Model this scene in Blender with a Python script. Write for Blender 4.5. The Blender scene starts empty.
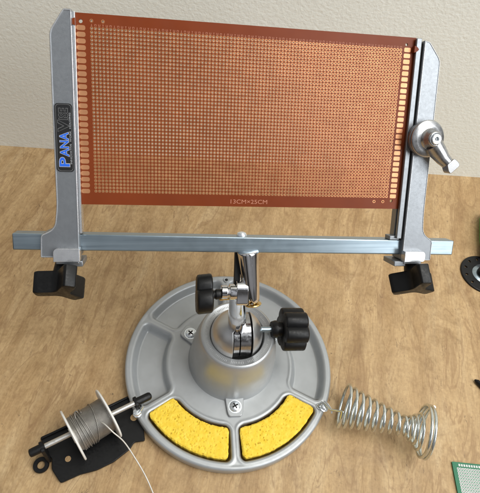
import bpy, bmesh, math, random
from math import sin, cos, pi, radians, hypot
from mathutils import Vector, Matrix, noise
random.seed(7)
S = 0.01                                   # everything below is written in centimetres
sc = bpy.context.scene
COL = sc.collection

# ------------------------------------------------------------------ materials
def mat(name, base=(.5,.5,.5), rough=.5, metal=0., coat=0., spec=.5):
    m = bpy.data.materials.new(name); m.use_nodes = True
    b = m.node_tree.nodes['Principled BSDF']
    b.inputs['Base Color'].default_value = (*base, 1)
    b.inputs['Roughness'].default_value = rough
    b.inputs['Metallic'].default_value = metal
    b.inputs['Specular IOR Level'].default_value = spec
    b.inputs['Coat Weight'].default_value = coat
    return m
def N(m, t, **kw):
    n = m.node_tree.nodes.new(t)
    for k, v in kw.items():
        if k in n.inputs.keys(): n.inputs[k].default_value = v
        else: setattr(n, k, v)
    return n
def L(m, a, b): m.node_tree.links.new(a, b)
def bsdf(m): return m.node_tree.nodes['Principled BSDF']
def coords(m, scale=(1,1,1), rot=(0,0,0)):
    tc = N(m, 'ShaderNodeTexCoord'); mp = N(m, 'ShaderNodeMapping')
    mp.inputs['Scale'].default_value = scale; mp.inputs['Rotation'].default_value = rot
    L(m, tc.outputs['Object'], mp.inputs['Vector']); return mp.outputs[0]
def ramp(m, fac, stops, interp='LINEAR'):
    r = N(m, 'ShaderNodeValToRGB'); e = r.color_ramp.elements; r.color_ramp.interpolation = interp
    while len(e) > 1: e.remove(e[-1])
    e[0].position = stops[0][0]; e[0].color = (*stops[0][1], 1)
    for p, c in stops[1:]:
        q = e.new(p); q.color = (*c, 1)
    L(m, fac, r.inputs[0]); return r.outputs[0]
def g(v): return (v, v, v)
def mix(m, fac, a, b, mode='MIX'):
    n = N(m, 'ShaderNodeMix', data_type='RGBA', blend_type=mode)
    if isinstance(fac, float): n.inputs[0].default_value = fac
    else: L(m, fac, n.inputs[0])
    L(m, a, n.inputs[6])
    if isinstance(b, tuple): n.inputs[7].default_value = (*b, 1)
    else: L(m, b, n.inputs[7])
    return n.outputs[2]
def noise_tex(m, vec, scale, detail=4, rough=.55, dist=0.):
    n = N(m, 'ShaderNodeTexNoise'); n.inputs['Scale'].default_value = scale
    n.inputs['Detail'].default_value = detail; n.inputs['Roughness'].default_value = rough
    n.inputs['Distortion'].default_value = dist
    L(m, vec, n.inputs['Vector']); return n.outputs['Fac']
def bump(m, h, strength=.3, dist=.0005, prev=None):
    b = N(m, 'ShaderNodeBump'); b.inputs['Strength'].default_value = strength
    b.inputs['Distance'].default_value = dist
    L(m, h, b.inputs['Height'])
    if prev is not None: L(m, prev, b.inputs['Normal'])
    L(m, b.outputs[0], bsdf(m).inputs['Normal']); return b.outputs[0]
def worn(m, base, amt=.12, rough=.4, ramt=.15, scale=60, bstr=.0, bscale=2500):
    """uneven colour, uneven gloss and a fine grain on a plain material"""
    v = coords(m)
    f = noise_tex(m, v, scale, 5)
    lo = tuple(c*(1-amt) for c in base); hi = tuple(min(1, c*(1+amt)) for c in base)
    L(m, ramp(m, f, [(.3, lo), (.7, hi)]), bsdf(m).inputs['Base Color'])
    f2 = noise_tex(m, v, scale*3.3, 4)
    L(m, ramp(m, f2, [(.3, g(max(.02, rough-ramt))), (.7, g(rough+ramt))]), bsdf(m).inputs['Roughness'])
    if bstr: bump(m, noise_tex(m, v, bscale, 2), bstr, .0001)
    return m

M = {}
M['cast'] = worn(mat('cast_aluminium', metal=.75), (.29,.305,.325), .05, .40, .05, 160, .5, 2400)
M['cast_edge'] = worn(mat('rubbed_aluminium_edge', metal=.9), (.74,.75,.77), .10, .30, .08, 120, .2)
M['paint'] = worn(mat('silver_grey_enamel', metal=.45), (.43,.445,.455), .04, .40, .05, 60, .25, 3500)
M['cup'] = worn(mat('silver_grey_cup_enamel', metal=.6), (.46,.47,.475), .04, .38, .05, 60, .22, 3500)
M['ball'] = worn(mat('satin_steel', metal=.95), (.60,.60,.60), .05, .36, .05, 40, .05)
M['chrome'] = worn(mat('polished_chrome', metal=1.), (.74,.74,.76), .05, .09, .05, 120)
M['lever'] = worn(mat('satin_cast_lever', metal=.95), (.47,.47,.48), .08, .27, .07, 80, .1)
M['drum'] = worn(mat('worn_steel', metal=1.), (.42,.42,.43), .15, .2, .1, 120)
M['zinc'] = worn(mat('zinc_plated_steel', metal=.9), (.33,.40,.45), .05, .30, .02, 60, .03, 900)
M['screw'] = worn(mat('bright_zinc_screw', metal=.8), (.82,.86,.90), .06, .25, .06, 200)
M['black'] = worn(mat('black_moulded_plastic', spec=.32), (.0045,.0045,.005), .25, .42, .1, 150, .12, 2600)
m = M['zinc']; m2_ = N(m, 'ShaderNodeMapping'); m2_.inputs['Scale'].default_value = (7, 420, 420); L(m, coords(m, (1,1,1), (0,0,-.285)), m2_.inputs['Vector']); st = noise_tex(m, m2_.outputs[0], 1., 4, .6); oc = bsdf(m).inputs['Base Color'].links[0].from_socket
L(m, mix(m, .7, oc, ramp(m, st, [(.35, (.74,.76,.78)), (.6, (1.12,1.12,1.12))]), 'MULTIPLY'), bsdf(m).inputs['Base Color'])
M['dark'] = mat('dark_gap', (.01,.01,.01), .8)
M['brass'] = worn(mat('brass_washer', metal=1.), (.70,.50,.20), .1, .25, .08, 200)
M['white_plastic'] = worn(mat('off_white_spool_plastic'), (.78,.765,.73), .05, .4, .08, 100)
M['rod'] = worn(mat('dull_steel_rod', metal=.8), (.55,.54,.52), .1, .35, .1, 100)
M['solder'] = worn(mat('dull_solder_wire', metal=.75), (.33,.31,.285), .12, .42, .1, 300)
M['solder_tail'] = worn(mat('bright_solder_wire', metal=.3), (.66,.63,.58), .08, .35, .1, 300)
M['spring'] = worn(mat('plated_spring_wire', metal=.95), (.70,.74,.72), .1, .2, .08, 120)
M['label_black'] = worn(mat('black_label'), (.012,.012,.013), .1, .35, .08, 200)
M['label_line'] = mat('label_grey_line', (.13,.13,.13), .4)
M['label_white'] = mat('label_pale_ink', (.45,.46,.48), .4)
M['label_blue'] = mat('label_blue_ink', (.02,.14,.75), .35)
M['copper'] = worn(mat('bare_copper_pad', metal=.55), (.50,.215,.092), .16, .34, .08, 90)
M['copper_bus'] = worn(mat('lacquered_copper_edge_pad', metal=.55), (.60,.28,.135), .12, .34, .06, 60)
M['print'] = mat('board_print_ink', (.50,.20,.12), .5)
M['phenolic'] = worn(mat('phenolic_board', spec=.18), (.20,.040,.011), .10, .34, .06, 25)
M['pcb_green'] = worn(mat('green_board'), (.012,.16,.075), .1, .35, .08, 60)
M['tin'] = worn(mat('tinned_pad', metal=.3), (.55,.56,.54), .06, .35, .06, 200)
M['green_plastic'] = worn(mat('green_plastic'), (.03,.30,.03), .1, .35, .08, 100)

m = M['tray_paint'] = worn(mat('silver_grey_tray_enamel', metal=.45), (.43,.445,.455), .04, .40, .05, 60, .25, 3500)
at = N(m, 'ShaderNodeAttribute', attribute_name='pocket_shade'); old = bsdf(m).inputs['Base Color'].links[0].from_socket
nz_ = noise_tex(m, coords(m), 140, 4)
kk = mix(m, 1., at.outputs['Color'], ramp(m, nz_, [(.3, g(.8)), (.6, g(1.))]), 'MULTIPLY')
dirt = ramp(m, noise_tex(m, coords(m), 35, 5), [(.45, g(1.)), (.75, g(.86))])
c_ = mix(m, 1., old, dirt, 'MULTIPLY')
L(m, mix(m, kk, c_, (.065,.034,.009)), bsdf(m).inputs['Base Color'])  # brown shade and yellow bounce round the sponges, painted into the tray colour
def wood():
    m = mat('worn_plywood', rough=.5)
    v3 = coords(m); v1 = coords(m, (14, 2.2, 1)); v2 = coords(m, (130, 7, 1), (0,0,.04)); v4 = coords(m, (620, 90, 1))
    v5 = coords(m, (70, 24, 1), (0,0,.12)); v6 = coords(m, (110, 30, 1), (0,0,-.35)); v7 = coords(m, (26, 5, 1), (0,0,-.05))
    broad = noise_tex(m, v1, 1.7, 6, .62, 1.6)
    c = ramp(m, broad, [(.22, (.38,.235,.110)), (.40, (.46,.305,.150)), (.56, (.515,.355,.185)), (.70, (.555,.405,.23)), (.85, (.44,.29,.145))])
    wv = N(m, 'ShaderNodeTexWave', wave_type='BANDS', bands_direction='X'); wv.inputs['Scale'].default_value = 1.; wv.inputs['Distortion'].default_value = 9.
    wv.inputs['Detail'].default_value = 4; wv.inputs['Detail Scale'].default_value = 1.2; wv.inputs['Detail Roughness'].default_value = .62
    L(m, coords(m, (7, 1.3, 1)), wv.inputs['Vector'])
    c = mix(m, .5, c, ramp(m, wv.outputs['Fac'], [(.0, (.80,.74,.66)), (.35, (1.,.99,.98)), (.9, (1.07,1.07,1.06))]), 'MULTIPLY')
    bl = noise_tex(m, v3, 22., 7, .68, .8)
    c = mix(m, .8, c, ramp(m, bl, [(.3, (.66,.60,.52)), (.48, (.98,.97,.95)), (.72, (1.14,1.15,1.17))]), 'MULTIPLY')
    ring = noise_tex(m, v7, 1.3, 5, .6, 2.4)
    c = mix(m, .55, c, ramp(m, ring, [(.36, (1.06,1.06,1.05)), (.44, (.80,.75,.68)), (.49, (1.04,1.04,1.03)), (.57, (.86,.82,.77)), (.62, (1.06,1.06,1.06))]), 'MULTIPLY')
    gr = noise_tex(m, v2, 1., 7, .72, .6)
    c = mix(m, .5, c, ramp(m, gr, [(.28, (.76,.71,.65)), (.5, (.99,.985,.98)), (.70, (1.06,1.06,1.06))]), 'MULTIPLY')
    fg = noise_tex(m, v4, 1., 4, .7)
    c = mix(m, .6, c, ramp(m, fg, [(.32, (.78,.74,.69)), (.52, (1.02,1.02,1.02))]), 'MULTIPLY')
    mott = noise_tex(m, v3, 260, 4, .7)
    c = mix(m, .5, c, ramp(m, mott, [(.36, (.76,.73,.69)), (.58, (1.05,1.05,1.05))]), 'MULTIPLY')
    def ridge(vec, sc_, det, dist, w, thr, amt, col, c, msc):
        f = noise_tex(m, vec, sc_, det, .55, dist)
        k = ramp(m, f, [(.5-w*2, g(0)), (.5-w*.5, g(1)), (.5+w*.5, g(1)), (.5+w*2, g(0))])
        ms = ramp(m, noise_tex(m, v3, msc, 3), [(thr, g(0)), (thr+.06, g(amt))])
        return mix(m, mix(m, 1., k, ms, 'MULTIPLY'), c, col)
    c = ridge(coords(m, (55, 14, 1), (0,0,.2)), 1., 4, 1.5, .005, .60, .6, (.16,.085,.04), c, 30)
    c = ridge(coords(m, (38, 20, 1), (0,0,-.5)), 1., 5, 2.0, .004, .62, .7, (.11,.06,.03), c, 45)
    c = ridge(coords(m, (9, 1.8, 1)), 2.6, 4, 2.2, .014, .42, .45, (.27,.15,.065), c, 12)
    area_ = ramp(m, noise_tex(m, v3, 14, 3), [(.42, g(.15)), (.62, g(1))])
    def flecks(f, lo, hi, amt, col, c, masked=True):
        k = ramp(m, f, [(lo, g(0)), (hi, g(amt))])
        if masked: k = mix(m, 1., k, area_, 'MULTIPLY')
        return mix(m, k, c, col)
    c = flecks(noise_tex(m, v5, 1.6, 6, .76, .9), .60, .72, .8, (.17,.092,.042), c)
    c = flecks(noise_tex(m, v6, 2.4, 4, .68, 1.2), .64, .72, .85, (.09,.05,.028), c)
    c = flecks(noise_tex(m, v3, 150, 3, .6, .6), .70, .76, .75, (.10,.06,.035), c, False)
    c = flecks(noise_tex(m, v3, 42, 4, .62, 1.5), .69, .76, .5, (.20,.12,.06), c, False)
    L(m, c, bsdf(m).inputs['Base Color'])
    L(m, ramp(m, bl, [(.3, g(.45)), (.7, g(.64))]), bsdf(m).inputs['Roughness'])
    b = bump(m, gr, .3, .0005); b = bump(m, mott, .2, .0003, b); bump(m, fg, .15, .0003, b)
    return m
M['wood'] = wood()
def plaster():
    m = mat('orange_peel_wall_paint', rough=.6)
    v = coords(m, (1, 1, 1.25)); 
    a = noise_tex(m, v, 230, 3, .5, .2); c = noise_tex(m, v, 520, 2, .5)
    col = noise_tex(m, v, 3, 3)
    L(m, ramp(m, col, [(.3, (.84,.86,.80)), (.7, (.90,.915,.86))]), bsdf(m).inputs['Base Color'])
    b = bump(m, a, .5, .0011); bump(m, c, .25, .0004, b)
    return m
M['wall'] = plaster()
def sponge():
    m = mat('yellow_cellulose_sponge', rough=.9, spec=.2)
    v = coords(m)
    vo = N(m, 'ShaderNodeTexVoronoi'); vo.inputs['Scale'].default_value = 330; L(m, v, vo.inputs['Vector'])
    n1 = noise_tex(m, v, 180, 4); n2 = noise_tex(m, v, 1400, 3)
    base = ramp(m, n1, [(.3, (.86,.57,.045)), (.6, (.94,.67,.085)), (.8, (.96,.74,.15))])
    vo2 = N(m, 'ShaderNodeTexVoronoi'); vo2.inputs['Scale'].default_value = 330; L(m, v, vo2.inputs['Vector'])
    pore = ramp(m, vo2.outputs['Distance'], [(.16, g(.55)), (.34, g(0))])
    gate = ramp(m, noise_tex(m, v, 110, 3), [(.5, g(0)), (.58, g(1))])
    pg = mix(m, 1., pore, gate, 'MULTIPLY')
    L(m, mix(m, pg, base, (.60,.30,.01)), bsdf(m).inputs['Base Color'])
    b = bump(m, n2, .35, .0004)
    inv = N(m, 'ShaderNodeInvert'); L(m, pg, inv.inputs['Color'])
    b2 = bump(m, inv.outputs[0], .8, .0009, b); bump(m, vo.outputs['Distance'], .25, .0005, b2)
    return m
M['sponge'] = sponge()

# ------------------------------------------------------------------ mesh helpers (centimetres)
class MB:
    def __init__(s): s.v = []; s.f = []; s.mi = []
    def add(s, vs, fs, mi=0):
        o = len(s.v); s.v += [tuple(x) for x in vs]; s.f += [tuple(i+o for i in f) for f in fs]; s.mi += [mi]*len(fs)
class Fr:                                    # a frame: origin + three axes, cm
    def __init__(s, o=(0,0,0), x=(1,0,0), y=(0,1,0), z=(0,0,1)):
        s.o = Vector(o); s.x = Vector(x).normalized(); s.y = Vector(y).normalized(); s.z = Vector(z).normalized()
    def __call__(s, p): return s.o + s.x*p[0] + s.y*p[1] + s.z*p[2]
    def sub(s, o, z, x=None):                # child frame with its own z direction (local vectors)
        zz = (s.x*z[0]+s.y*z[1]+s.z*z[2]).normalized()
        xx = (s.x*x[0]+s.y*x[1]+s.z*x[2]) if x else (s.x if abs(zz.dot(s.x)) < .8 else s.y)
        xx = (xx - zz*xx.dot(zz)).normalized()
        return Fr(s(o), xx, zz.cross(xx), zz)
W0 = Fr()
def box(mb, F, lo, hi, mi=0):
    x0,y0,z0 = lo; x1,y1,z1 = hi
    vs = [F(p) for p in ((x0,y0,z0),(x1,y0,z0),(x1,y1,z0),(x0,y1,z0),(x0,y0,z1),(x1,y0,z1),(x1,y1,z1),(x0,y1,z1))]
    mb.add(vs, [(3,2,1,0),(4,5,6,7),(0,1,5,4),(1,2,6,5),(2,3,7,6),(3,0,4,7)], mi)
def prism(mb, F, poly, z0, z1, mi=0):        # polygon (x,y) extruded along frame z
    n = len(poly)
    vs = [F((x,y,z0)) for x,y in poly] + [F((x,y,z1)) for x,y in poly]
    fs = [tuple(range(n-1,-1,-1)), tuple(range(n,2*n))] + [(i,(i+1)%n,(i+1)%n+n,i+n) for i in range(n)]
    mb.add(vs, fs, mi)
def lathe(mb, F, prof, n=48, mi=0, cap=True, a0=0, a1=2*pi):   # prof: (radius, height)
    vs = []
    full = abs(a1-a0-2*pi) < 1e-6; k = n if full else n+1
    for r, h in prof:
        for i in range(k):
            a = a0+(a1-a0)*i/n; vs.append(F((r*cos(a), r*sin(a), h)))
    fs = []
    for j in range(len(prof)-1):
        for i in range(n):
            b = (i+1)%k
            fs.append((j*k+i, j*k+b, (j+1)*k+b, (j+1)*k+i))
    if cap:
        if prof[0][0] > 1e-4: fs.append(tuple(range(k-1,-1,-1)))
        if prof[-1][0] > 1e-4: fs.append(tuple((len(prof)-1)*k+i for i in range(k)))
    mb.add(vs, fs, mi)
def tube(mb, pts, r, n=12, mi=0, closed=False):
    pts = [Vector(p) for p in pts]; vs = []; up = None; m = len(pts)
    for i, p in enumerate(pts):
        t = (pts[min(i+1,m-1)]-pts[max(i-1,0)]).normalized()
        if up is None:
            up = Vector((0,0,1)) if abs(t.z) < .9 else Vector((1,0,0))
        up = (up - t*up.dot(t)).normalized(); s = t.cross(up)
        rr = r[i] if isinstance(r, (list,tuple)) else r
        for k in range(n):
            a = 2*pi*k/n; vs.append(p+up*(rr*cos(a))+s*(rr*sin(a)))
    fs = [(j*n+k, j*n+(k+1)%n, (j+1)*n+(k+1)%n, (j+1)*n+k) for j in range(m-1) for k in range(n)]
    fs += [tuple(range(n-1,-1,-1)), tuple((m-1)*n+k for k in range(n))]
    mb.add(vs, fs, mi)
def root(name, loc, label, cat, group=None):
    o = bpy.data.objects.new(name, None); COL.objects.link(o); o.location = Vector(loc)*S
    o.empty_display_size = .02; tagit(o, label, cat, group); o['_o'] = 1; del o['_o']
    return o
def tagit(o, label=None, cat=None, group=None, kind=None):
    if label: o['label'] = label
    if cat: o['category'] = cat
    if group: o['group'] = group
    if kind: o['kind'] = kind
def origin_of(o):
    v = Vector(o.location)
    while o.parent: o = o.parent; v += Vector(o.location)
    return v/S
def obj(name, mb, mats, parent=None, loc=None, smooth=True, bevel=0, seg=2, angle=35, label=None):
    if not isinstance(mats, (list, tuple)): mats = [mats]
    base = origin_of(parent) if parent else Vector(loc or (0,0,0))
    me = bpy.data.meshes.new(name)
    me.from_pydata([((Vector(v)-base)*S)[:] for v in mb.v], [], mb.f)
    for m in mats: me.materials.append(m)
    me.polygons.foreach_set('material_index', mb.mi)
    bm = bmesh.new(); bm.from_mesh(me); bmesh.ops.recalc_face_normals(bm, faces=bm.faces); bm.to_mesh(me); bm.free()
    if smooth:
        me.polygons.foreach_set('use_smooth', [True]*len(me.polygons))
        me.set_sharp_from_angle(angle=radians(angle))
    me.update()
    o = bpy.data.objects.new(name, me); COL.objects.link(o)
    if parent: o.parent = parent
    else: o.location = base*S
    if bevel:
        b = o.modifiers.new('bevel', 'BEVEL'); b.width = bevel*S; b.segments = seg; b.limit_method = 'ANGLE'
        b.angle_limit = radians(40); b.harden_normals = False
    if label: o['label'] = label
    return o
def text_obj(name, body, F, size, m, parent, xs=1., ext=.004, align='LEFT', off=0., shear=0.):
    cu = bpy.data.curves.new(name, 'FONT'); cu.body = body; cu.size = size*S; cu.align_x = align
    cu.extrude = ext*S; cu.offset = off*S; cu.shear = shear; cu.resolution_u = 3
    t = bpy.data.objects.new(name, cu); COL.objects.link(t)
    dg = bpy.context.evaluated_depsgraph_get()
    me = bpy.data.meshes.new_from_object(t.evaluated_get(dg)); COL.objects.unlink(t); bpy.data.objects.remove(t)
    base = origin_of(parent)
    for v in me.vertices:
        p = Vector(v.co)/S; v.co = (F((p.x*xs, p.y, p.z)) - base)*S
    me.materials.clear(); me.materials.append(m)
    o = bpy.data.objects.new(name, me); COL.objects.link(o); o.parent = parent
    return o
def rpoly(pts, r, n=5):                       # round the corners of a polygon
    out = []; m = len(pts)
    for i, p in enumerate(pts):
        rr = r[i] if isinstance(r, (list,tuple)) else r
        p = Vector(p); a = Vector(pts[i-1])-p; b = Vector(pts[(i+1)%m])-p
        if rr <= 0: out.append(tuple(p)); continue
        d = min(rr, a.length*.48, b.length*.48)
        s, e = p+a.normalized()*d, p+b.normalized()*d
        for k in range(n+1):
            t = k/n; q = s*(1-t)**2 + p*2*t*(1-t) + e*t*t; out.append(tuple(q))
    return out

# ------------------------------------------------------------------ setting
wall_d = Vector((cos(radians(12.2)), sin(radians(12.2)), 0)); wall_n = Vector((wall_d.y, -wall_d.x, 0))
P0 = Vector((-27.5, 27.1, 0))
mb = MB()
a = P0 - wall_d*60; b = P0 + wall_d*130
vs = [a+wall_n*(-.12), b+wall_n*(-.12), Vector((110,-75,0)), Vector((-85,-75,0))]
prism(mb, W0, [(v.x, v.y) for v in vs][::-1], -3.2, 0)
tb = obj('work_table', mb, M['wood'], bevel=.15)
tagit(tb, 'pale worn plywood bench top with brown grain flecks, everything stands on it', 'table')
mb = MB()
FW = Fr(P0 - Vector((0,0,0)), wall_d, (0,0,1), wall_n)
nx, nz = 2, 2
box(mb, FW, (-90,-75,-8), (170,190,0))
w = obj('wall', mb, M['wall']); tagit(w, kind='structure')
w['label'] = 'off white textured plaster wall behind the bench'
mb = MB(); box(mb, W0, (-250,-250,-77), (300,200,-75))
fl = obj('floor', mb, worn(mat('grey_floor', rough=.7), (.16,.14,.12), .1, .6), smooth=False); tagit(fl, kind='structure')

# ------------------------------------------------------------------ the vise
V = root('circuit_board_vise', (0,0,0), 'silver bench vise with round tray base, ball joint and long crossbar clamping the brown board', 'vise')
RT, ZT, ZF = 10.8, 1.3, .35
PH = radians(-75)
def pocket_sdf(r, th):                        # depth inside the nearest pocket, cm
    k = round((th-PH-pi/6)/(pi/3)); c = PH+pi/6+k*pi/3
    dth = abs(th-c)
    dr = min(r-6.55, 10.12-r)
    side = r*sin(pi/6-dth) - .32
    rc = .7                                    # corner radius
    a, b = rc-dr, rc-side
    if a > 0 and b > 0: return rc-hypot(a,b)
    return min(dr, side)
def sst(x): x = max(0,min(1,x)); return x*x*(3-2*x)
mb = MB(); nr, nt = 96, 540
rs = [2.5+(10.3-2.5)*i/nr for i in range(nr+1)]
vs = []
for r in rs:
    for j in range(nt):
        th = 2*pi*j/nt
        d = pocket_sdf(r, th)
        z = ZT - (ZT-ZF)*sst(d/.55)
        z += .05*sst(1-abs(d+.16)/.22)          # raised lip round each pocket
        vs.append((r*cos(th), r*sin(th), z))
for r, z in ((10.4,1.33),(10.52,1.35),(10.64,1.32),(10.73,1.25),(10.79,1.12),(10.8,.95),(10.78,.3),(10.72,.12),(10.6,.05),(10.3,.04)):
    for j in range(nt):
        th = 2*pi*j/nt; vs.append((r*cos(th), r*sin(th), z))
nn = nr+1+10
fs = [(i*nt+j, i*nt+(j+1)%nt, (i+1)*nt+(j+1)%nt, (i+1)*nt+j) for i in range(nn-1) for j in range(nt)]
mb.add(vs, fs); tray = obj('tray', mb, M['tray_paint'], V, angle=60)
att = tray.data.color_attributes.new('pocket_shade', 'FLOAT_COLOR', 'POINT')
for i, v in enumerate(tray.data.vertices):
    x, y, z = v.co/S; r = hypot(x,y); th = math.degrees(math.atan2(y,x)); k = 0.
    if 6.2 < r < 10.3 and -139 < th < -11 and z < 1.31: k = sst((1.31-z)/.14)  # painted shade grows with depth in the two front pockets
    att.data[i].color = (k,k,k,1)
# mounting hole and the two clip holes in the rim
mb = MB()
for ad in (104, -138.5, -15.5):
    mb = MB(); q = radians(ad); F = Fr((10.15*cos(q), 10.15*sin(q), 0))
    lathe(mb, F, [(.36,1.34),(.30,1.42),(.20,1.40),(.17,1.34)], 20, 0, cap=False)
    lathe(mb, F, [(.18,1.34),(.18,1.345)], 20, 1)
    obj('rim_hole', mb, [M['paint'], M['dark']], V)
# bell shaped cup that holds the ball
mb = MB()
prof = [(4.62,1.2),(4.55,1.36),(4.45,1.6),(4.40,2.2),(4.34,3.0),(4.24,4.0),(4.08,5.0),(3.88,5.9),(3.72,6.5),(3.60,6.85),(3.48,7.0),(3.36,7.04)]
FC = Fr((0.15,.28,0))
lathe(mb, FC, prof, 96, 0, cap=False)
lathe(mb, FC, [(3.36,7.04),(3.30,6.98),(2.72,6.92),(2.64,6.86),(2.60,6.6),(2.5,5.6),(1.5,4.6),(0.01,4.4)], 96, 0, cap=False)
obj('ball_cup', mb, M['cup'], V, angle=50)
mb = MB(); F = FC.sub((.95*.9+.05,-3.9,2.1),( .25,-1,.5)); lathe(mb, F, [(.42,-.1),(.36,.12),(.22,.24),(0.01,.27)], 24)
obj('rivet', mb, M['cup'], V)
# ring lettering / knurl: fine radial ribs on the cup's flat lip
mb = MB()
for i in range(120):
    t = 2*pi*i/120; F = Fr(FC.o, (cos(t), sin(t), 0), (-sin(t), cos(t), 0), (0,0,1))
    if i % 10 in (8,9): continue
    box(mb, F, (2.92,-.025,6.9), (3.12,.025,6.965))
obj('lip_ribs', mb, M['cup'], V, smooth=False)
# three screw tabs
for k, ad in enumerate((-75, 161, 45)):
    q = radians(ad); F = Fr(FC.o*.8, (cos(q), sin(q), 0), (-sin(q), cos(q), 0), (0,0,1))
    mb = MB(); prism(mb, F, rpoly([(3.6,-1.0),(5.7,-.78),(6.1,-.62),(6.1,.62),(5.7,.78),(3.6,1.0)], .3), 1.2, 1.62)
    tab = obj('screw_tab', mb, M['paint'], V, bevel=.08, seg=3)
    Fs = Fr(F((5.15,0,1.62)), F.x, F.y, F.z)
    mb = MB(); lathe(mb, Fs, [(.55,0),(.55,.07),(.48,.17),(.32,.24),(.01,.27)], 32)
    lathe(mb, Fs, [(.66,.0),(.66,.02),(.55,.02)], 32, 0, cap=False)
    a2 = .5+k*.9
    for s in range(2):
        t = a2+s*pi/2; Fx = Fr(Fs.o, F.x*cos(t)+F.y*sin(t), F.y*cos(t)-F.x*sin(t), F.z)
        box(mb, Fx, (-.30,-.065-.004*s,.16), (.30,.065+.004*s,.285+.003*s), 1)
    obj('screw', mb, [M['screw'], M['dark']], tab)

# yaw frame of the head
ya = radians(16.3)
H = Fr((0,0,0), (cos(ya), sin(ya), 0), (-sin(ya), cos(ya), 0), (0,0,1))
BC = (0.12, 0.14, 6.95); RB = 2.5
def ball_piece(mb, R, x0, x1, nr=22, n=56, mi=0, a0=0, a1=2*pi):
    """slab of a sphere between two planes x=x0..x1 in the head frame"""
    F = Fr(H(BC), H.y, H.z, H.x)
    pr = []
    for i in range(nr+1):
        x = x0+(x1-x0)*i/nr
        if nr > 4:                            # even spacing in angle
            A0, A1 = math.asin(max(-1,x0/R)), math.asin(min(1,x1/R)); x = R*sin(A0+(A1-A0)*i/nr)
        pr.append((max(.005, math.sqrt(max(0,R*R-x*x))), x))
    lathe(mb, F, pr, n, mi, cap=True)
bl = None
mb = MB(); ball_piece(mb, RB, -RB, -.62); ball_piece(mb, RB, 1.28, RB)
ball = obj('ball', mb, M['ball'], V, angle=40, bevel=.04)
mb = MB()
# inner clamp drum with grooves, in the slot between the ball halves
F = Fr(H(BC), H.y, H.z, H.x)
lathe(mb, F, [(1.9,-.58),(2.12,-.5),(2.12,.02),(2.0,.05)], 48); lathe(mb, F, [(2.0,.11),(2.1,.14),(2.1,1.1),(1.9,1.18)], 48)
lathe(mb, F, [(1.7,-.6),(1.7,1.25)], 32, 1)
for k in range(3):
    t = radians(205+k*17)
    Fg = Fr(F.o, F.x*cos(t)+F.y*sin(t), F.y*cos(t)-F.x*sin(t), F.z)
    box(mb, Fg, (2.0,-.13,.25), (2.13,.13,.85), 1)
Fg = Fr(F.o, F.x*cos(radians(222))+F.y*sin(radians(222)), F.y*cos(radians(222))-F.x*sin(radians(222)), F.z)
box(mb, Fg, (2.0,-.45,-.42), (2.14,.45,-.05), 1)
obj('clamp_drum', mb, [M['drum'], M['dark']], ball)

# knobs -------------------------------------------------------------
def star(n, r0, r1, m=10, ph=0.):
    out = []
    for i in range(n*m):
        t = i/(n*m); w = .5+.5*cos(2*pi*n*t); w = w**.38
        r = r0+(r1-r0)*w; a = 2*pi*t+ph; out.append((r*cos(a), r*sin(a)))
    return out
def star_knob(F, r0, r1, n, h, hub, hubh, stem, bolt, ph=0., parent=V):
    """F at the bolt's root, z pointing out to the knob"""
    mb = MB()
    lathe(mb, F, [(hub*.86,stem),(hub*.9,stem+.05),(hub,stem+.35),(hub,stem+.5),(hub*.8,stem+.55),(hub*.8,stem+hubh+.1)], 36)
    P = star(n, r0, r1, 10, ph)
    z0 = stem+hubh
    lay = [(.90,z0),(.98,z0+.08),(1.,z0+.2),(1.0,z0+h-.2),(.98,z0+h-.08),(.90,z0+h)]
    vs = [F((x*s,y*s,z)) for s,z in lay for x,y in P]; k = len(P)
    fs = [(j*k+i, j*k+(i+1)%k, (j+1)*k+(i+1)%k, (j+1)*k+i) for j in range(len(lay)-1) for i in range(k)]
    fs += [tuple(range(k-1,-1,-1)), tuple((len(lay)-1)*k+i for i in range(k))]
    mb.add(vs, fs)
    kn = obj('knob', mb, M['black'], parent, angle=45)
    mb = MB(); pr = [(bolt,-.3)]
    z = 0
    while z < stem+.2: pr += [(bolt,z),(bolt*.86,z+.05)]; z += .1
    lathe(mb, F, pr, 24); obj('bolt', mb, M['zinc'], kn, angle=80)
    return kn
Fk = H.sub((2.3,.25,7.6), (1,.0,-.06)); star_knob(Fk, 1.62, 2.08, 6, 2.25, .85, 1.0, 1.15, .3, .35)

# ------------------------------------------------------------------ board frame (from the photograph's perspective)
BO = Vector((-2.35537586, 7.42037018, 26.28533473))
BX = Vector((.95950442,.28120624,-.01656249)); BY = Vector((-.22501861,.72976122,-.64561226)); BZ = Vector((-.16946353,.62319468,.76348576))
B = Fr(BO, BX, BY, BZ)
# neck from the ball up to the pivot joint, the joint itself, and the riser post
JB = (-.46,.10,-13.38); Jw = B(JB); n0 = H(BC)
mb = MB(); tube(mb, [n0.lerp(Jw, t) for t in (.17,.2,.35,.55,.7,.82,.9,1.)], [.80,.84,.84,.80,.74,.70,.72,.72], 40)
obj('neck', mb, M['chrome'], V)
Fj = Fr(Jw, BY, BZ, BX)
mb = MB(); lathe(mb, Fj, [(.50,-1.35),(.54,-1.30),(.54,-.86),(.44,-.82),(.44,-.74),(.60,-.70),(.64,-.64),(.64,.10),(.58,.14)], 40)
Fl = Fr(B((JB[0]+.10,JB[1],JB[2])), BY, BZ, BX)
prism(mb, Fl, rpoly([(-.75,-.95),(.65,-.95),(.72,.5),(.60,.95),(-.40,.95),(-.78,.5)], .3), -.28, .62)
obj('pivot_joint', mb, M['chrome'], V, bevel=.06, seg=3)
mb = MB(); Fl = Fr(B((JB[0]+.73,JB[1],JB[2])), BY, BZ, BX)
prism(mb, Fl, rpoly([(-.70,-1.0),(.60,-1.0),(.66,.5),(.55,.9),(-.35,.9),(-.74,.5)], .25), 0, .06)
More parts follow.
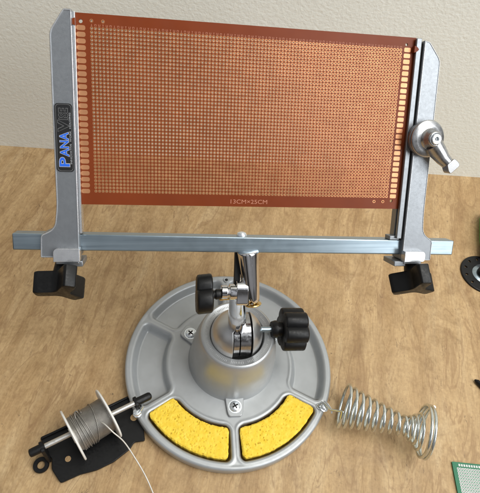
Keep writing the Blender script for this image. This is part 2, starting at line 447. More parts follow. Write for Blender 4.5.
box(mb, B, (-.72,.25,-12.9), (-.30,.95,-10.2))
obj('joint_gap', mb, M['dark'], V)
PT0, PT1 = Vector((.74,.12,-14.30)), Vector((.20,.02,-10.02)); ax_ = PT1-PT0
F = B.sub(PT0, ax_, (1,0,0)); Lt = ax_.length
mb = MB(); n = 56; vs = []
for (r, h, cut) in ((.36,.0,1),(.50,.03,1),(.58,.14,1),(.62,.4,.8),(.70,1.6,0),(.84,Lt-.2,0),(.845,Lt-.05,0),(.80,Lt,0),(.3,Lt+.02,0)):
    for i in range(n):
        t = 2*pi*i/n; d = Vector((cos(t), sin(t)))
        vs.append(F((r*d.x, r*d.y, h + cut*.8*max(0, -d.x))))
fs = [(j*n+i, j*n+(i+1)%n, (j+1)*n+(i+1)%n, (j+1)*n+i) for j in range(8) for i in range(n)]
fs += [tuple(range(n-1,-1,-1)), tuple(8*n+i for i in range(n))]
mb.add(vs, fs); obj('riser_post', mb, M['chrome'], V, angle=50)
mb = MB(); Fw = B.sub(PT0+Vector((.05,0,-.06)), ax_, (1,0,0)); lathe(mb, Fw, [(.3,-.14),(.66,-.12),(.70,-.06),(.66,.0),(.3,.02)], 32, cap=False)
obj('washer', mb, M['brass'], V)
mb = MB(); Fw = Fr(B((-1.75,.35,-14.0)), BY, BZ, BX); lathe(mb, Fw, [(.01,-.2),(.10,-.17),(.16,-.08),(.17,.05),(.12,.2),(.12,.8)], 20)
obj('set_screw', mb, M['brass'], V)
Fk = Fr(B((JB[0]-1.2,JB[1],JB[2]-.12)), BY, BZ, (-BX-BZ*.10)); star_knob(Fk, 1.1, 1.72, 3, 1.25, .42, .80, .08, .3, pi+.25)

# crossbar
tl = -.0125
FB = Fr(B((0,.62,-9.52)), BX*cos(tl)+BZ*sin(tl), BY, BZ*cos(tl)-BX*sin(tl))
mb = MB(); box(mb, FB, (-17.2,-.62,-.62), (17.75,.62,.62))
obj('crossbar', mb, M['zinc'], V, bevel=.1, seg=4)
mb = MB(); Fq = FB.sub((-.25,.0,.6), (0,0,1)); lathe(mb, Fq, [(.42,0),(.42,.1),(.34,.26),(.16,.34),(.01,.36)], 28)
obj('crossbar_screw', mb, M['screw'], V)

def tri_knob(F, ph):
    """three-winged black knob, axis along F.z (pointing away from the bar)"""
    mb = MB()
    lathe(mb, F, [(.55,-.4),(.62,-.35),(.72,.30),(.72,.5)], 28)
    pts = []
    for k in range(3):
        a = ph+k*2*pi/3; u = Vector((cos(a), sin(a))); v = Vector((-sin(a), cos(a)))
        for (d, s) in ((.55,-.50),(1.75,-.50),(2.0,-.40),(2.0,.40),(1.75,.50),(.55,.50)):
            p = u*d+v*s; pts.append((p.x, p.y))
    rad = [.15,.1,.1,.1,.1,.15]*3
    P = rpoly(pts, rad, 3); k = len(P)
    lay = [(.96,.42),(.99,.46),(1,.54),(.98,1.95),(.96,2.03),(.90,2.08)]
    vs = [F((x*s,y*s,z)) for s,z in lay for x,y in P]
    fs = [(j*k+i, j*k+(i+1)%k, (j+1)*k+(i+1)%k, (j+1)*k+i) for j in range(len(lay)-1) for i in range(k)]
    fs += [tuple(range(k-1,-1,-1)), tuple((len(lay)-1)*k+i for i in range(k))]
    mb.add(vs, fs)
    return obj('knob', mb, M['black'], V, angle=40)

FA = Fr(BO, BX, BZ, -BY)                      # x right, y up the board, z toward the viewer
def arm(poly, rads, z0, z1, inner_rim=None, name='arm'):
    P = rpoly(poly, rads, 6)
    n = len(P); cx = sum(p[0] for p in P)/n
    mb = MB(); prism(mb, FA, P, z0, z1)
    return obj(name, mb, M['cast'], V, bevel=.10, seg=3), P
# left arm
lpoly = [(-12.98,6.62),(-13.93,5.15),(-13.95,-6.6),(-14.15,-8.25),(-15.15,-8.72),(-15.22,-10.42),(-14.25,-10.42),(-12.42,-10.42),(-12.42,6.62)]
la, LP = arm(lpoly, [.12,.35,.4,.9,.25,.12,.1,.12,.12], -1.25, .42, name='left_jaw_arm')
rpoly_ = [(13.42,6.20),(14.42,4.95),(14.50,-6.8),(14.62,-8.45),(15.52,-9.05),(15.52,-10.72),(14.6,-10.72),(12.95,-10.72),(12.95,6.30)]
ra, RP = arm(rpoly_, [.15,.35,.4,.9,.25,.12,.1,.12,.12], -1.25, .42, name='right_jaw_arm')
la.name = 'jaw_arm'; ra.name = 'jaw_arm'
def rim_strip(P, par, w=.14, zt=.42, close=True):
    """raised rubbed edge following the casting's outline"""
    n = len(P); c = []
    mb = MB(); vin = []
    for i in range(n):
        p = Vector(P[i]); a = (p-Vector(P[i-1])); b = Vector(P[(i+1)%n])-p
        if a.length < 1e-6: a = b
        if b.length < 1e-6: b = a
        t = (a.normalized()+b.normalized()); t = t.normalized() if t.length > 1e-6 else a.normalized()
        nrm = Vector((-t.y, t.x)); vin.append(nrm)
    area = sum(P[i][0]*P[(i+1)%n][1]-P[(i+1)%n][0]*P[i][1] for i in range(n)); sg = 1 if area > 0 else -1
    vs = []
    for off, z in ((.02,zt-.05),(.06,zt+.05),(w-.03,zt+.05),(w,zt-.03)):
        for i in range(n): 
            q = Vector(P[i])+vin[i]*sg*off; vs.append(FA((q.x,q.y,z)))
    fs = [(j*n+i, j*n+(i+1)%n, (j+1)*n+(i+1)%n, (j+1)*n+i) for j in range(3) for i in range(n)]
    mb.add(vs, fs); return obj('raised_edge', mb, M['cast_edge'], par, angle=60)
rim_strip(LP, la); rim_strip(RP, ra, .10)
# inner rail of each arm with the groove that grips the board
mb = MB()
box(mb, FA, (-12.42,-8.6,-1.0), (-12.30,6.45,-.2)); box(mb, FA, (-12.42,-8.6,.04), (-12.24,6.5,.30))
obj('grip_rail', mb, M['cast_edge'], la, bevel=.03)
mb = MB(); box(mb, FA, (12.38,-8.9,.06), (12.80,6.42,.34)); box(mb, FA, (12.40,-8.9,-1.0), (12.80,6.40,-.22)); box(mb, FA, (12.62,-8.9,-.22), (12.80,6.40,.06))
rl = obj('sliding_jaw', mb, M['cast'], V, bevel=.05)
mb = MB(); box(mb, FA, (12.80,-8.9,-.9), (12.95,6.1,.2)); obj('jaw_gap', mb, M['dark'], rl, smooth=False)
# clamp blocks and knobs under each foot
for sx, x0, x1, zt, zb, ph in ((-1,-14.22,-12.36,-9.62,-10.62,radians(183)), (1,12.95,14.75,-9.85,-10.72,radians(213))):
    par = la if sx < 0 else ra
    mb = MB(); PP = rpoly([(x0,zb),(x1,zb),(x1,zt),(x0,zt)], [.05,.05,.05,.4] if sx < 0 else [.05,.3,.35,.05], 5)
    prism(mb, FA, PP, .3, .95)
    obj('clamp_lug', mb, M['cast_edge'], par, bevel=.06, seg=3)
    mb = MB(); xx0, xx1 = (-13.4,-12.22) if sx < 0 else (12.3,13.3)
    box(mb, FA, (xx0, zb-.45, -1.5), (xx1, zb-.02, .55)); box(mb, FA, (x0+.1, zb-.25, -1.4), (x1-.1, zb-.03, .6))
    obj('clamp_foot', mb, M['cast'], par, bevel=.06)
    F = B.sub(((-13.75 if sx < 0 else 14.35),.25,zb-.68), (0,-.56,-.83), (1,0,0))
    tri_knob(F, ph)
# short rail end clip at the top of the crossbar, right side
mb = MB(); box(mb, FA, (11.9,-9.05,-.8), (12.75,-8.7,.1)); obj('rail_clip', mb, M['cast'], ra, bevel=.05)

# cam lock on the right arm
FCm = Fr(B((13.72,-.42,-.90)), BX, BZ, -BY)
mb = MB(); lathe(mb, FCm, [(1.32,0),(1.36,.06),(1.36,.34),(1.30,.42)], 56)
cam_base = obj('cam_lock', mb, M['brass'], V)
cam_base.data.materials[0] = M['cast']
mb = MB(); Fd = FCm.sub((0.04,0,.42), (.10,-.03,1))
lathe(mb, Fd, [(1.38,0),(1.44,.07),(1.42,.18),(1.30,.27),(1.0,.31),(.80,.38),(.68,.55),(.62,.85),(.60,1.04),(.54,1.13),(.48,1.16),(.43,1.16),(.42,1.06)], 56)
# lever growing out of the disc
pts = [Fd((.30,-.40,.50)), Fd((.75,-.95,.58)), Fd((1.15,-1.45,.72)), Fd((1.5,-1.8,.92))]
tube(mb, pts, [.70,.66,.54,.46], 20)
Fe = Fd.sub((1.62,-1.92,.98), (.10,-.0,1), (.62,-.78,0))
prism(mb, Fe, rpoly([(-.35,-.42),(.15,-.55),(.45,-.5),(.45,.55),(.15,.6),(-.35,.42)], .15, 4), -.28, .36)
cl = obj('cam_lever', mb, M['lever'], cam_base, bevel=.06, seg=3)
mb = MB(); Fh = Fr(Fd((0,0,1.0)), Fd.x, Fd.y, Fd.z)
lathe(mb, Fh, [(.40,0),(.40,.22),(.35,.27),(.19,.27),(.17,.2),(.17,.12)], 32); lathe(mb, Fh, [(.17,.10),(.17,.12)], 6, 1)
obj('cam_screw', mb, [M['screw'], M['dark']], cam_base)

# badge on the left arm
mb = MB(); bp = rpoly([(-13.78,-4.15),(-12.60,-4.15),(-12.60,.52),(-13.78,.52)], .28, 6)
prism(mb, FA, bp, .40, .475)
bd = obj('badge', mb, M['label_black'], la)
mb = MB(); k = len(bp); cx, cy = -13.19, -1.815
for s0, s1 in ((.0,.03),):
    vo_ = [FA((p[0],p[1],.478)) for p in [( (x-cx)*.90+cx, (y-cy)*.976+cy) for x,y in bp]]
    vi_ = [FA((p[0],p[1],.478)) for p in [( (x-cx)*.85+cx, (y-cy)*.964+cy) for x,y in bp]]
    mb.add(vo_+vi_, [(i,(i+1)%k,(i+1)%k+k,i+k) for i in range(k)])
obj('badge_border', mb, M['label_line'], bd, smooth=False)
# writing runs up the arm
def Ft(x, y, z=.478): return Fr(FA((x,y,z)), FA.y, -FA.x, FA.z)
def fit_text(name, body, y0, y1, xa, xz, z, m, off, grow=0.):
    """writing that runs up the arm, filling y0..y1 (along the arm) and xa..xz (letter feet at xz)"""
    o = text_obj(name, body, Fr(), 1., m, bd, 1., .0015, off=off)
    me = o.data; base = origin_of(bd)
    P = [Vector(v.co)/S + base for v in me.vertices]
    lx, hx = min(p.x for p in P), max(p.x for p in P); ly, hy = min(p.y for p in P), max(p.y for p in P)
    for v, p in zip(me.vertices, P):
        a_ = (p.x-lx)/(hx-lx)*(y1-y0+2*grow)+y0-grow; b_ = (p.y-ly)/(hy-ly)*(xz-xa+2*grow)-grow
        v.co = (FA((xz-b_, a_, z+p.z)) - base)*S
    return o
for body, y0, y1, xa, xz, ink in (('P',-3.78,-3.15,-13.58,-12.90,'label_blue'),('ANA',-3.08,-1.42,-13.50,-12.92,'label_blue'),('V',-1.38,-.62,-13.58,-12.90,'label_black'),('ISE',-.55,.18,-13.50,-12.92,'label_black')):
    edge = 'label_white' if ink == 'label_blue' else 'label_line'
    fit_text('lettering', body, y0, y1, xa, xz, .477, M[edge], .05, .035)
    fit_text('lettering', body, y0, y1, xa, xz, .482, M[ink], .018)
fit_text('lettering', 'INNOVATIVE  WORK  HOLDING', -3.6, -.1, -12.84, -12.73, .479, M['label_white'], .0)

# ------------------------------------------------------------------ the perforated board in the jaws
mb = MB()
pw, ph_ = .2533, .2518
NC, NR = 90, 45
X0, Z0 = -11.22, -5.52
TH = .16
xs = [-12.5,-12.10,-11.76] + [X0-pw/2+pw*k for k in range(NC+1)] + [11.60,11.92,12.5]
zs = [-6.5,-6.02,-5.70] + [Z0-ph_/2+ph_*k for k in range(NR+1)] + [5.80,6.14,6.5]
i_in, j_in = range(3, 3+NC), range(3, 3+NR)
holes = {}
for i in i_in:
    for j in j_in: holes[i,j] = (X0+pw*(i-3), Z0+ph_*(j-3), .051)
bigpads = []
for hx, hz, r in ((-11.93,5.97,.135),(-11.22,6.04,.055),(-10.46,6.04,.055),(11.76,5.97,.11),(11.76,-5.86,.13),(11.05,-5.93,.055),(10.30,-5.93,.055)):
    i = max(k for k in range(len(xs)-1) if xs[k] < hx); j = max(k for k in range(len(zs)-1) if zs[k] < hz)
    hx = min(max(hx, xs[i]+r+.02), xs[i+1]-r-.02); holes[i,j] = (hx, hz, r)
    if r < .1: bigpads.append((hx,hz,r))
def sheet(y, flip):
    vs_, fs_ = [], []
    def addv(p): vs_.append(B(p)); return len(vs_)-1
    gv = [[addv((x,y,z)) for z in zs] for x in xs]
    for i in range(len(xs)-1):
        for j in range(len(zs)-1):
            cs = [gv[i][j], gv[i+1][j], gv[i+1][j+1], gv[i][j+1]]
            if (i,j) not in holes: fs_.append(tuple(cs[::-1] if flip else cs)); continue
            hx, hz, r = holes[i,j]
            pc = [(hx+r*cos(2*pi*k/8-pi*3/4), hz+r*sin(2*pi*k/8-pi*3/4)) for k in range(8)]
            ring = [addv((x,y,z)) for x,z in pc]
            for q in range(4):
                k0 = 2*q; f = (cs[q], cs[(q+1)%4], ring[(k0+2)%8], ring[k0+1], ring[k0]); fs_.append(f[::-1] if flip else f)
            if not flip:
                back = [addv((x,TH,z)) for x,z in pc]
                for k in range(8): fs_.append((ring[k], ring[(k+1)%8], back[(k+1)%8], back[k]))
    mb.add(vs_, fs_)
sheet(0, False); sheet(TH, True)
for lo, hi in (((-12.5,-6.5),(12.5,-6.5)),((12.5,-6.5),(12.5,6.5)),((12.5,6.5),(-12.5,6.5)),((-12.5,6.5),(-12.5,-6.5))):
    mb.add([B((lo[0],0,lo[1])),B((hi[0],0,hi[1])),B((hi[0],TH,hi[1])),B((lo[0],TH,lo[1]))], [(0,1,2,3)])
PB = root('perforated_board', B((0,0,-6.5)), 'large brown copper-dotted perforated circuit board gripped between the vise arms', 'circuit board')
def board_sheet():
    base = origin_of(PB); me = bpy.data.meshes.new('board_sheet')
    me.from_pydata([((Vector(v)-base)*S)[:] for v in mb.v], [], mb.f); me.materials.append(M['phenolic']); me.update()
    o = bpy.data.objects.new('board_sheet', me); COL.objects.link(o); o.parent = PB; return o
board_sheet()
for sx, zc in ((-1,5.85),(1,5.62)):
    mb_ = MB(); prism(mb_, FA, rpoly([(sx*12.25,zc-.26),(sx*12.50,zc-.14),(sx*12.62,zc),(sx*12.50,zc+.14),(sx*12.25,zc+.26)], .04, 3), .005, .355)
    obj('edge_tab', mb_, M['phenolic'], PB, bevel=.02)
mb = MB()
for i in range(NC):
    for j in range(NR):
        cx, cz = X0+pw*i, Z0+ph_*j; vs = []
        for k in range(12):
            a = 2*pi*k/12; vs.append(B((cx+.052*cos(a), -.004, cz+.052*sin(a))))
        for k in range(12):
            a = 2*pi*k/12; q = .106/max(abs(cos(a)), abs(sin(a)))**.55; vs.append(B((cx+q*cos(a), -.004, cz+q*sin(a))))
        mb.add(vs, [(k,(k+1)%12,12+(k+1)%12,12+k) for k in range(12)])
for cx, cz, r in bigpads:
    vs = [B((cx+q*cos(2*pi*k/16), -.004, cz+q*sin(2*pi*k/16))) for q in (r+.01,r+.07) for k in range(16)]
    mb.add(vs, [(k,(k+1)%16,16+(k+1)%16,16+k) for k in range(16)])
o = obj('solder_pads', mb, M['copper'], PB, smooth=False); o['kind'] = 'stuff'
def oval(cx, cz, w, h, y0, y1, rr):
    P = rpoly([(cx-w/2,cz-h/2),(cx+w/2,cz-h/2),(cx+w/2,cz+h/2),(cx-w/2,cz+h/2)], rr, 4)
    m_ = MB(); k = len(P); vs = [B((x,y0,z)) for x,z in P]+[B((x,y1,z)) for x,z in P]
    m_.add(vs, [tuple(range(k))]+[(i,(i+1)%k,(i+1)%k+k,i+k) for i in range(k)]); return m_
for k in range(27):
    obj('edge_pad', oval(-11.93, 5.56-.4265*k, .60, .32, -.006, .0, .15), M['copper_bus'], PB, smooth=False)
    obj('edge_pad', oval(11.86, 5.60-.4265*k, .52, .31, -.006, .0, .09), M['copper_bus'], PB, smooth=False)
# printed ticks and numbers above the columns, size marking below
mb = MB()
for i in range(NC):
    cx = X0+pw*i; h = .13
    for dx in (-.05, .05) if i % 3 else (0,):
        box(mb, B, (cx+dx-.013,-.003,5.70), (cx+dx+.013,0.,5.70+h))
    box(mb, B, (cx-.05,-.003,5.70+(h-.02)*(i%2)), (cx+.05,.0,5.72+(h-.02)*(i%2)))
obj('column_marks', mb, M['print'], PB, smooth=False)
text_obj('size_marking', '13CM×25CM', Fr(B((.10,-.003,-6.27)), BX, BZ, -BY), .45, M['print'], PB, 1.2, .001, 'CENTER')

# ------------------------------------------------------------------ sponges
def make_sponge(c0, label, seed):
    a0, a1 = radians(c0-26.6), radians(c0+26.6); r0, r1 = 6.9, 9.78
    nu, nv = 170, 64
    mb = MB(); base = []
    def pt(u, v):
        th = a0+(a1-a0)*u; r = r0+(r1-r0)*v
        ds = min(u,1-u)*(a1-a0)*r; dv = min(v,1-v)*(r1-r0)
        return th, r, ds, dv
    vs = []
    for i in range(nu+1):
        for j in range(nv+1):
            th, r, ds, dv = pt(i/nu, j/nv)
            e = min(ds, dv); z = 1.42 - .10*(1-sst(e/.14))
            p = Vector((r*cos(th), r*sin(th), seed))
            z += .03*noise.noise(p*1.1)+.02*noise.noise(p*4)+.008*noise.noise(p*9); pit = noise.noise(p*6.5+Vector((3,1,5))); z -= .08*sst((pit-.38)/.2)
            w = noise.noise(p*3+Vector((0,0,9)))*.05+noise.noise(p*9)*.015
            if ds < .05 or dv < .05: th += w/r; r += w
            # soften the corners
            if ds < .4 and dv < .4:
                q = hypot(.4-ds,.4-dv)-.4
                if q > 0:
                    cth = (a0+a1)/2; cr = (r0+r1)/2
                    th += (1 if th < cth else -1)*q/r*.75; r += (1 if r < cr else -1)*q*.75
            vs.append((r*cos(th), r*sin(th), z))
    k = nv+1
    fs = [(i*k+j, (i+1)*k+j, (i+1)*k+j+1, i*k+j+1) for i in range(nu) for j in range(nv)]
    border = [i*k for i in range(nu+1)]+[nu*k+j for j in range(1,nv+1)]+[i*k+nv for i in range(nu-1,-1,-1)]+[j for j in range(nv-1,0,-1)]
    o = len(vs); n = len(border)
    for zz in (1.0,.7,ZF+.01):
        for b_ in border: x,y,z = vs[b_]; vs.append((x,y,zz))
    fs += [(border[i], border[(i+1)%n], o+(i+1)%n, o+i) for i in range(n)]
    for q in (0,1): fs += [(o+q*n+i, o+q*n+(i+1)%n, o+(q+1)*n+(i+1)%n, o+(q+1)*n+i) for i in range(n)]
    fs.append(tuple(o+2*n+i for i in range(n)))
    mb.add(vs, fs)
    cc = radians(c0); ob = obj('sponge', mb, M['sponge'], None, loc=(8.3*cos(cc), 8.3*sin(cc), ZF+.01), angle=60)
    tagit(ob, label, 'sponge', 'yellow sponges in the tray pockets')
make_sponge(-105.9, 'curved yellow sponge in the front left tray pocket, next to the solder reel', 1.3)
make_sponge(-44.4, 'curved yellow sponge in the front right tray pocket, next to the coil spring', 7.7)

# ------------------------------------------------------------------ soldering iron spring holder
SP = root('iron_holder_spring', (10.3,-2.8,1.3), 'flared coil spring of silver wire hooked on the tray rim', 'spring')
A = Vector((11.75,-2.45,2.5)); E = Vector((20.4,-3.25,3.05)); axd = (E-A).normalized()
sx_ = Vector((0,0,1)); sy_ = axd.cross(sx_).normalized(); sx_ = sy_.cross(axd).normalized()
Ltot = (E-A).length
def rad_at(t):                                # t in turns
    if t < 9: return 2.2 - (2.2-.85)*(t/9)**.95
    if t < 12: return .85+(t-9)/3*.75
    return min(2.45, 1.60+(t-12)*1.2)
def pos_at(t):
    if t < 9: return 6.4*(t/9)**1.12
    if t < 12: return 6.4+(t-9)*.42
    return 7.66+(t-12)*.36
pts = []; T = 14.7; nseg = int(T*44)
for i in range(nseg+1):
    t = T*i/nseg; a = 2*pi*t + radians(40)
    r = rad_at(t)
    c = A + axd*pos_at(t) + Vector((0,-.02*t,-(2.25-r)*.22))
    pts.append(c + sx_*(r*cos(a)) + sy_*(r*sin(a)))
mb = MB()
tube(mb, pts, .15, 10)
obj('coil', mb, M['spring'], SP, angle=80)
mb = MB()
st = pts[0]
lead = [Vector((9.85,-2.55,1.62)), Vector((10.2,-2.75,1.72)), Vector((10.8,-2.95,1.75)), Vector((11.5,-3.1,1.7)), Vector((11.95,-2.7,1.6)), ]
tube(mb, [Vector((9.75,-2.9,1.25)), Vector((9.7,-2.65,1.5)), Vector((9.9,-2.4,1.75)), Vector((10.25,-2.5,1.85)), Vector((10.8,-3.1,2.1)), pts[0].lerp(Vector((10.8,-3.1,2.1)), .3), pts[0], pts[2]], .12, 10)
obj('hook', mb, M['spring'], SP, angle=80)
mb = MB(); Fq = Fr((10.25,-2.75,1.33)).sub((0,0,0),(.1,.1,1)); lathe(mb, Fq, [(.46,0),(.46,.1),(.36,.14),(.36,.36),(.28,.42),(.01,.45)], 8)
tube(mb, [Vector((10.2,-2.2,1.7)), Vector((10.5,-2.5,1.95)), Vector((10.9,-3.0,2.0)), Vector((11.0,-3.3,1.8))], .07, 8)
obj('clip_nut', mb, M['screw'], SP, angle=30)

# ------------------------------------------------------------------ reel holder, spool and solder
ax0 = Vector((-15.1,-13.15,2.75)); ax1 = Vector((-6.75,-6.0,2.75)); u = (ax1-ax0).normalized(); up = Vector((0,0,1)); vv = up.cross(u)   # vv points back-left
Lr = (ax1-ax0).length
R_ = Fr(ax0, u, vv, up)
HO = root('spool_holder', R_((Lr/2,0,-2.75)), 'black plastic reel bracket clipped to the left tray rim', 'reel holder')
mb = MB()
pl = [(.75,1.85),(9.4,1.65),(9.5,.3),(9.75,-.9),(9.15,-2.95),(8.2,-2.6),(7.6,-3.0),(5.9,-3.35),(4.3,-3.3),(2.9,-2.95),(1.2,-2.85),(.87,-1.4),(1.15,-.5),(.8,.3)]
Fp = Fr(R_((0,0,-2.6)), u, vv, up)
prism(mb, Fp, rpoly(pl, .2, 3), -.0, .28)
box(mb, Fp, (.85,1.5,.2), (9.3,1.72,.55))
obj('base_plate', mb, M['black'], HO, bevel=.05)
for x in (.75, Lr-1.55):
    mb = MB(); Fq = Fr(R_((x,0,0)), vv, up, u)
    prism(mb, Fq, rpoly([(-.75,-2.5),(.85,-2.5),(.5,.35),(-.5,.35)], .25, 4), 0, .32)
    obj('upright', mb, M['black'], HO, bevel=.05)
mb = MB(); F = Fr(ax0, vv, up, u)
lathe(mb, F, [(.25,-.2),(.36,-.12),(.38,.1),(.38,1.1),(.3,1.15)], 24); obj('rod_cap', mb, M['black'], HO); mb = MB(); lathe(mb, F, [(.30,Lr-1.4),(.38,Lr-1.35),(.38,Lr-.1),(.30,Lr+.08),(.12,Lr+.16)], 24)
obj('rod_cap', mb, M['black'], HO)
mb = MB(); lathe(mb, F, [(.24,.9),(.24,Lr-1.2)], 24); obj('axle_rod', mb, M['rod'], HO)
mb = MB(); Fq = Fr(R_((.15,-.55,-2.6))); 
lathe(mb, Fq, [(.36,.0),(.66,.0),(.70,.06),(.70,.22),(.66,.28),(.36,.28),(.33,.2),(.33,.06),(.36,0)], 28, cap=False)
obj('lug_ring', mb, M['black'], HO)
mb = MB()
for x, y, r in ((2.4,-1.2,.26),(9.05,-.45,.33)):
    mb = MB(); Fq = Fr(R_((x,y,-2.31))); lathe(mb, Fq, [(r*1.0,-.0),(r,.012),(.01,.012)], 20)
    obj('plate_hole', mb, M['wood'], HO)
mb = MB(); Fq = Fr(R_((Lr-1.6,-.65,-.9)), u, vv, up)
lathe(mb, Fq, [(.42,-.3),(.42,-.15),(.3,-.1),(.3,.15),(.42,.2),(.36,.34),(.01,.38)], 8)
tube(mb, [R_((Lr-1.9,-.9,-.75)), R_((Lr-1.3,-.75,-.5)), R_((Lr-.9,-.4,-.7))], .09, 8)
obj('clip_nut', mb, M['screw'], HO, angle=30)

SPL = root('solder_spool', R_((4.6,0,-2.45)), 'small white flanged spool wound with grey solder wire, tail hanging', 'spool')
th_ = radians(7); u2 = u*cos(th_)+vv*sin(th_); v2_ = vv*cos(th_)-u*sin(th_)
Fs = Fr(R_((5.3,0,0))-u2*5.3, v2_, up, u2)
x0, x1 = 3.55, 7.0
for x in (x0, x1):
    mb = MB(); lathe(mb, Fs, [(.30,x-.10),(2.36,x-.10),(2.44,x-.05),(2.44,x+.05),(2.36,x+.10),(.30,x+.10)], 72, cap=False)
    lathe(mb, Fs, [(.27,x-.16),(.7,x-.16),(.7,x-.09)], 36, cap=False)
    obj('flange', mb, M['white_plastic'], SPL, angle=30)
mb = MB(); pts = []; rw = .036; x = x0+.12; lay = 0; t = 0; n = 26
turns = int((x1-x0-.24)/(rw*2.02))
lathe(mb, Fs, [(1.58,x0+.1),(1.58,x1-.1)], 48)
for i in range(turns*n+1):
    t = i/n; a = 2*pi*t; xx = x0+.17+(x1-x0-.34)*t/turns
    r = 1.60+.03*noise.noise(Vector((xx*1.3,0,3)))
    pts.append(Fs((r*cos(a), r*sin(a), xx+.015*sin(a+xx*3))))
tube(mb, pts, rw, 6); rw = .05
pts = []
for i in range(6*n+1):                        # loose outer turns lying across the winding
    t = i/n; a = 2*pi*t+1; xx = x0+.35+1.05*t/6+.04*sin(t*5)
    r = 1.68+.03*sin(t*2.3); pts.append(Fs((r*cos(a), r*sin(a), xx+.08*sin(a+t))))
tube(mb, pts, rw, 6)
pts = []
for i in range(n+1):
    t = i/n; a = 2*pi*t+2; xx = x0+1.9
    r = 1.68; pts.append(Fs((r*cos(a), r*sin(a), xx+.45*sin(a+.6))))
tube(mb, pts, rw, 6)
pts = [Fs((1.6*cos(a), 1.6*sin(a)+h, x0+.75+dx)) for a, h, dx in ((1.2,0,0),(1.0,.25,.1),(.75,.5,.22),(.6,.42,.35),(.7,.15,.42),(.9,.0,.45))]
tube(mb, pts, rw, 6)
obj('solder_winding', mb, M['solder'], SPL, angle=80)
mb = MB()
ctrl = [Vector((-9.95,-9.75,4.12)), Vector((-9.5,-9.95,4.4)), Vector((-8.67,-10.35,4.2)), Vector((-7.62,-10.71,3.35)), Vector((-6.41,-11.53,2.2)), Vector((-5.23,-12.49,1.2)), Vector((-4.17,-13.62,.5)), Vector((-3.2,-14.9,.12)), Vector((-2.0,-17,.07)), Vector((-1.3,-20,.07))]
def catmull(P, k=10):
    out = []
    for i in range(len(P)-1):
        p0, p1, p2, p3 = P[max(0,i-1)], P[i], P[i+1], P[min(len(P)-1,i+2)]
        for j in range(k):
            t = j/k; out.append(.5*((2*p1)+(p2-p0)*t+(2*p0-5*p1+4*p2-p3)*t*t+(3*p1-p0-3*p2+p3)*t**3))
    return out+[P[-1]]
tube(mb, catmull(ctrl), .062, 8); obj('solder_tail', mb, M['solder_tail'], SPL, angle=80)

# ------------------------------------------------------------------ small things at the right edge
# green perforated board
gx = Vector((2.95,.36,0)).normalized(); gy = Vector((.24,-2.82,0)).normalized(); gy = (gy-gx*gy.dot(gx)).normalized()
GF = Fr((23.67,-4.72,.0), gx, gy, (0,0,1))
GP = root('green_perfboard', GF((3.5,2.5,0)), 'small green prototyping board with silver pads lying at the bottom right corner', 'circuit board')
mb = MB(); prism(mb, GF, rpoly([(0,0),(7,0),(7,5),(0,5)], .06, 2), .02, .18); obj('board_sheet', mb, M['pcb_green'], GP)
mb = MB(); mh = MB()
for i in range(25):
    for j in range(17):
        cx, cy = .50+.254*i, .62+.254*j
        if cx > 6.8 or cy > 4.8: continue
        F = Fr(GF((cx,cy,.18)), gx, gy, (0,0,1))
        P = rpoly([(-.108,-.108),(.108,-.108),(.108,.108),(-.108,.108)], .04, 2); k = len(P)
        mb.add([F((x,y,.006)) for x,y in P], [tuple(range(k))])
        mh.add([F((.048*cos(2*pi*q/8), .048*sin(2*pi*q/8), .009)) for q in range(8)], [tuple(range(8))])
o = obj('solder_pads', mb, M['tin'], GP, smooth=False); o['kind'] = 'stuff'
o = obj('pad_holes', mh, M['dark'], GP, smooth=False); o['kind'] = 'stuff'
mb = MB()
for i in range(24):
    F = GF; x = .62+.254*i; mb.add([F((x,.16,.187)),F((x+.17,.16,.187)),F((x+.17,.38,.187)),F((x,.38,.187))], [(0,1,2,3)])
obj('contact_fingers', mb, M['tin'], GP, smooth=False)

# black perforated reel flange
DR = root('black_reel_disc', (30.0,20.3,0), 'flat black disc with a ring of small holes and grey centre at the right edge', 'disc')
F = Fr((30.0,20.3,0))
mb = MB(); n = 72; ro, ri, hr, rr = 3.0, 1.55, .2, 2.36
# annulus with real holes: polar cells
segs = 12; vs, fs = [], []
prof = [(ro,.0),(ro,.16),(ro-.06,.22),(ro-.12,.24)]
lathe(mb, F, prof, n, 0, cap=False)
def ringverts(r, z, m=n): return [F((r*cos(2*pi*i/m), r*sin(2*pi*i/m), z)) for i in range(m)]
for s in range(segs):
    a0 = 2*pi*s/segs; a1 = 2*pi*(s+1)/segs; ac = (a0+a1)/2
    has = s % 3 != 2 or True
    k = 6
    outer = [((ro-.12)*cos(a0+(a1-a0)*i/k), (ro-.12)*sin(a0+(a1-a0)*i/k)) for i in range(k+1)]
    inner = [(ri*cos(a1-(a1-a0)*i/k), ri*sin(a1-(a1-a0)*i/k)) for i in range(k+1)]
    loop = outer+inner; m_ = len(loop)
    c = (rr*cos(ac), rr*sin(ac)); st_ = math.atan2(loop[0][1]-c[1], loop[0][0]-c[0])
    hole = []
    for p in loop:
        a = math.atan2(p[1]-c[1], p[0]-c[0]); hole.append((c[0]+hr*cos(a), c[1]+hr*sin(a)))
    vs = [F((x,y,.24)) for x,y in loop]+[F((x,y,.24)) for x,y in hole]+[F((x,y,.01)) for x,y in hole]
    fs = [(i,(i+1)%m_,m_+(i+1)%m_,m_+i) for i in range(m_)]+[(m_+i,m_+(i+1)%m_,2*m_+(i+1)%m_,2*m_+i) for i in range(m_)]
    mb.add(vs, fs)
lathe(mb, F, [(ri,.24),(ri-.08,.18),(ri-.1,.1)], n, 0, cap=False)
obj('disc_body', mb, M['black'], DR, angle=30)
mb = MB(); lathe(mb, F, [(ri-.09,.10),(1.5,.16),(1.25,.30),(1.0,.34)], n, 0, cap=True); obj('centre_plate', mb, M['zinc'], DR)
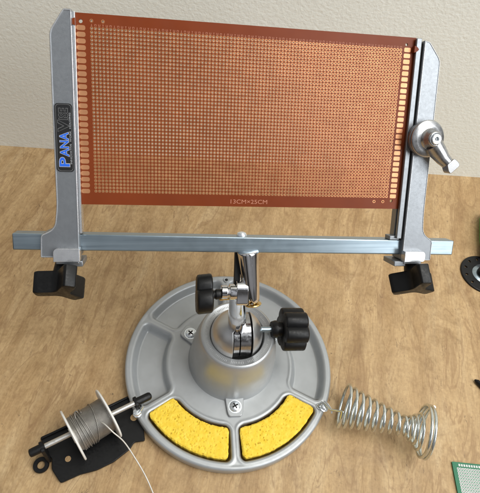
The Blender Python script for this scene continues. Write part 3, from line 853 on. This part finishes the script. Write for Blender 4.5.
mb = MB(); lathe(mb, F, [(.95,.3),(.95,.9),(.8,1.0),(.4,1.0)], 40, 0); obj('hub', mb, M['black'], DR, bevel=.04)
# green handle with a black end, lying beyond the disc
CN = root('tool_handle', (30.5,22.9,0), 'bright green tool handle with black end, lying beyond the black disc at the right edge', 'tool')
F = W0.sub((30.45,22.7,.95), (.12,1,0))
mb = MB(); lathe(mb, F, [(.5,0),(.8,.06),(.92,.3),(.92,1.9),(.86,2.1),(.86,2.3)], 40); obj('end_cap', mb, M['black'], CN)
mb = MB(); lathe(mb, F, [(.80,2.3),(.90,2.4),(.96,3.0),(.96,7.2),(.8,8.2),(.45,8.6)], 40); obj('grip', mb, M['green_plastic'], CN)
# dark screwdriver-like tip at the edge
mb = MB(); tube(mb, [(27.0,4.75,.25),(27.25,4.6,.28),(28.2,3.7,.3),(29.5,2.5,.3),(31.5,.8,.3)], [.08,.26,.28,.28,.28], 16)
o = obj('metal_pin', mb, M['rod'], None, loc=(28.5,3.4,0)); tagit(o, 'dark metal rod end lying on the bench at the right edge', 'rod')
o.data.materials[0] = M['black']

# ------------------------------------------------------------------ light
wd = bpy.data.worlds.new('World'); sc.world = wd; wd.use_nodes = True
nt_ = wd.node_tree; bg = nt_.nodes['Background']
tc = nt_.nodes.new('ShaderNodeTexCoord'); sp = nt_.nodes.new('ShaderNodeSeparateXYZ'); cr = nt_.nodes.new('ShaderNodeValToRGB')
nt_.links.new(tc.outputs['Generated'], sp.inputs[0]); mr = nt_.nodes.new('ShaderNodeMapRange'); mr.inputs[1].default_value = -1; mr.inputs[2].default_value = 1
nt_.links.new(sp.outputs[2], mr.inputs[0]); nt_.links.new(mr.outputs[0], cr.inputs[0])
e = cr.color_ramp.elements; e[0].position = .45; e[0].color = (.16,.14,.12,1); e[1].position = .85; e[1].color = (.75,.76,.78,1)
nz1 = nt_.nodes.new('ShaderNodeTexNoise'); nz1.inputs['Scale'].default_value = 2.6; nz1.inputs['Detail'].default_value = 2
nt_.links.new(tc.outputs['Generated'], nz1.inputs['Vector'])
cr2 = nt_.nodes.new('ShaderNodeValToRGB'); q = cr2.color_ramp.elements; q[0].position = .42; q[0].color = (.30,.29,.28,1); q[1].position = .56; q[1].color = (1.7,1.72,1.75,1)
nt_.links.new(nz1.outputs['Fac'], cr2.inputs[0])
mx = nt_.nodes.new('ShaderNodeMix'); mx.data_type = 'RGBA'; mx.blend_type = 'MULTIPLY'; mx.inputs[0].default_value = 1
nt_.links.new(cr.outputs[0], mx.inputs[6]); nt_.links.new(cr2.outputs[0], mx.inputs[7]); nt_.links.new(mx.outputs[2], bg.inputs[0]); bg.inputs[1].default_value = .37
def area(name, loc, target, sx, sy, power, color):
    l = bpy.data.lights.new(name, 'AREA'); l.shape = 'RECTANGLE'; l.size = sx; l.size_y = sy; l.energy = power; l.color = color
    o = bpy.data.objects.new(name, l); COL.objects.link(o); o.location = loc
    d = Vector(target)-Vector(loc); o.rotation_euler = d.to_track_quat('-Z','Y').to_euler(); return o
area('window_light', (1.85,-.75,1.75), (0,.1,.1), 1.8, 1.8, 46, (.96,.99,1.0))
area('ceiling_light', (.65,.05,1.95), (.25,.3,0.1), 1.0, 1.0, 20, (1.0,.985,.93))

# ------------------------------------------------------------------ camera
cd = bpy.data.cameras.new('camera'); cam = bpy.data.objects.new('camera', cd); COL.objects.link(cam)
Mx = Matrix(((.97627264,-.21441455,.03030065,0),(.18664917,.762267,-.61976698,-.221557027),(.10978987,.61071714,.78420072,.486040493),(0,0,0,1)))
cam.matrix_world = Mx
cd.sensor_fit = 'HORIZONTAL'; cd.sensor_width = 36; cd.lens = 36*483.83/480
cd.clip_start = .01; cd.clip_end = 50
sc.camera = cam
sc.view_settings.view_transform = 'Standard'; sc.view_settings.look = 'None'; sc.view_settings.exposure = 0
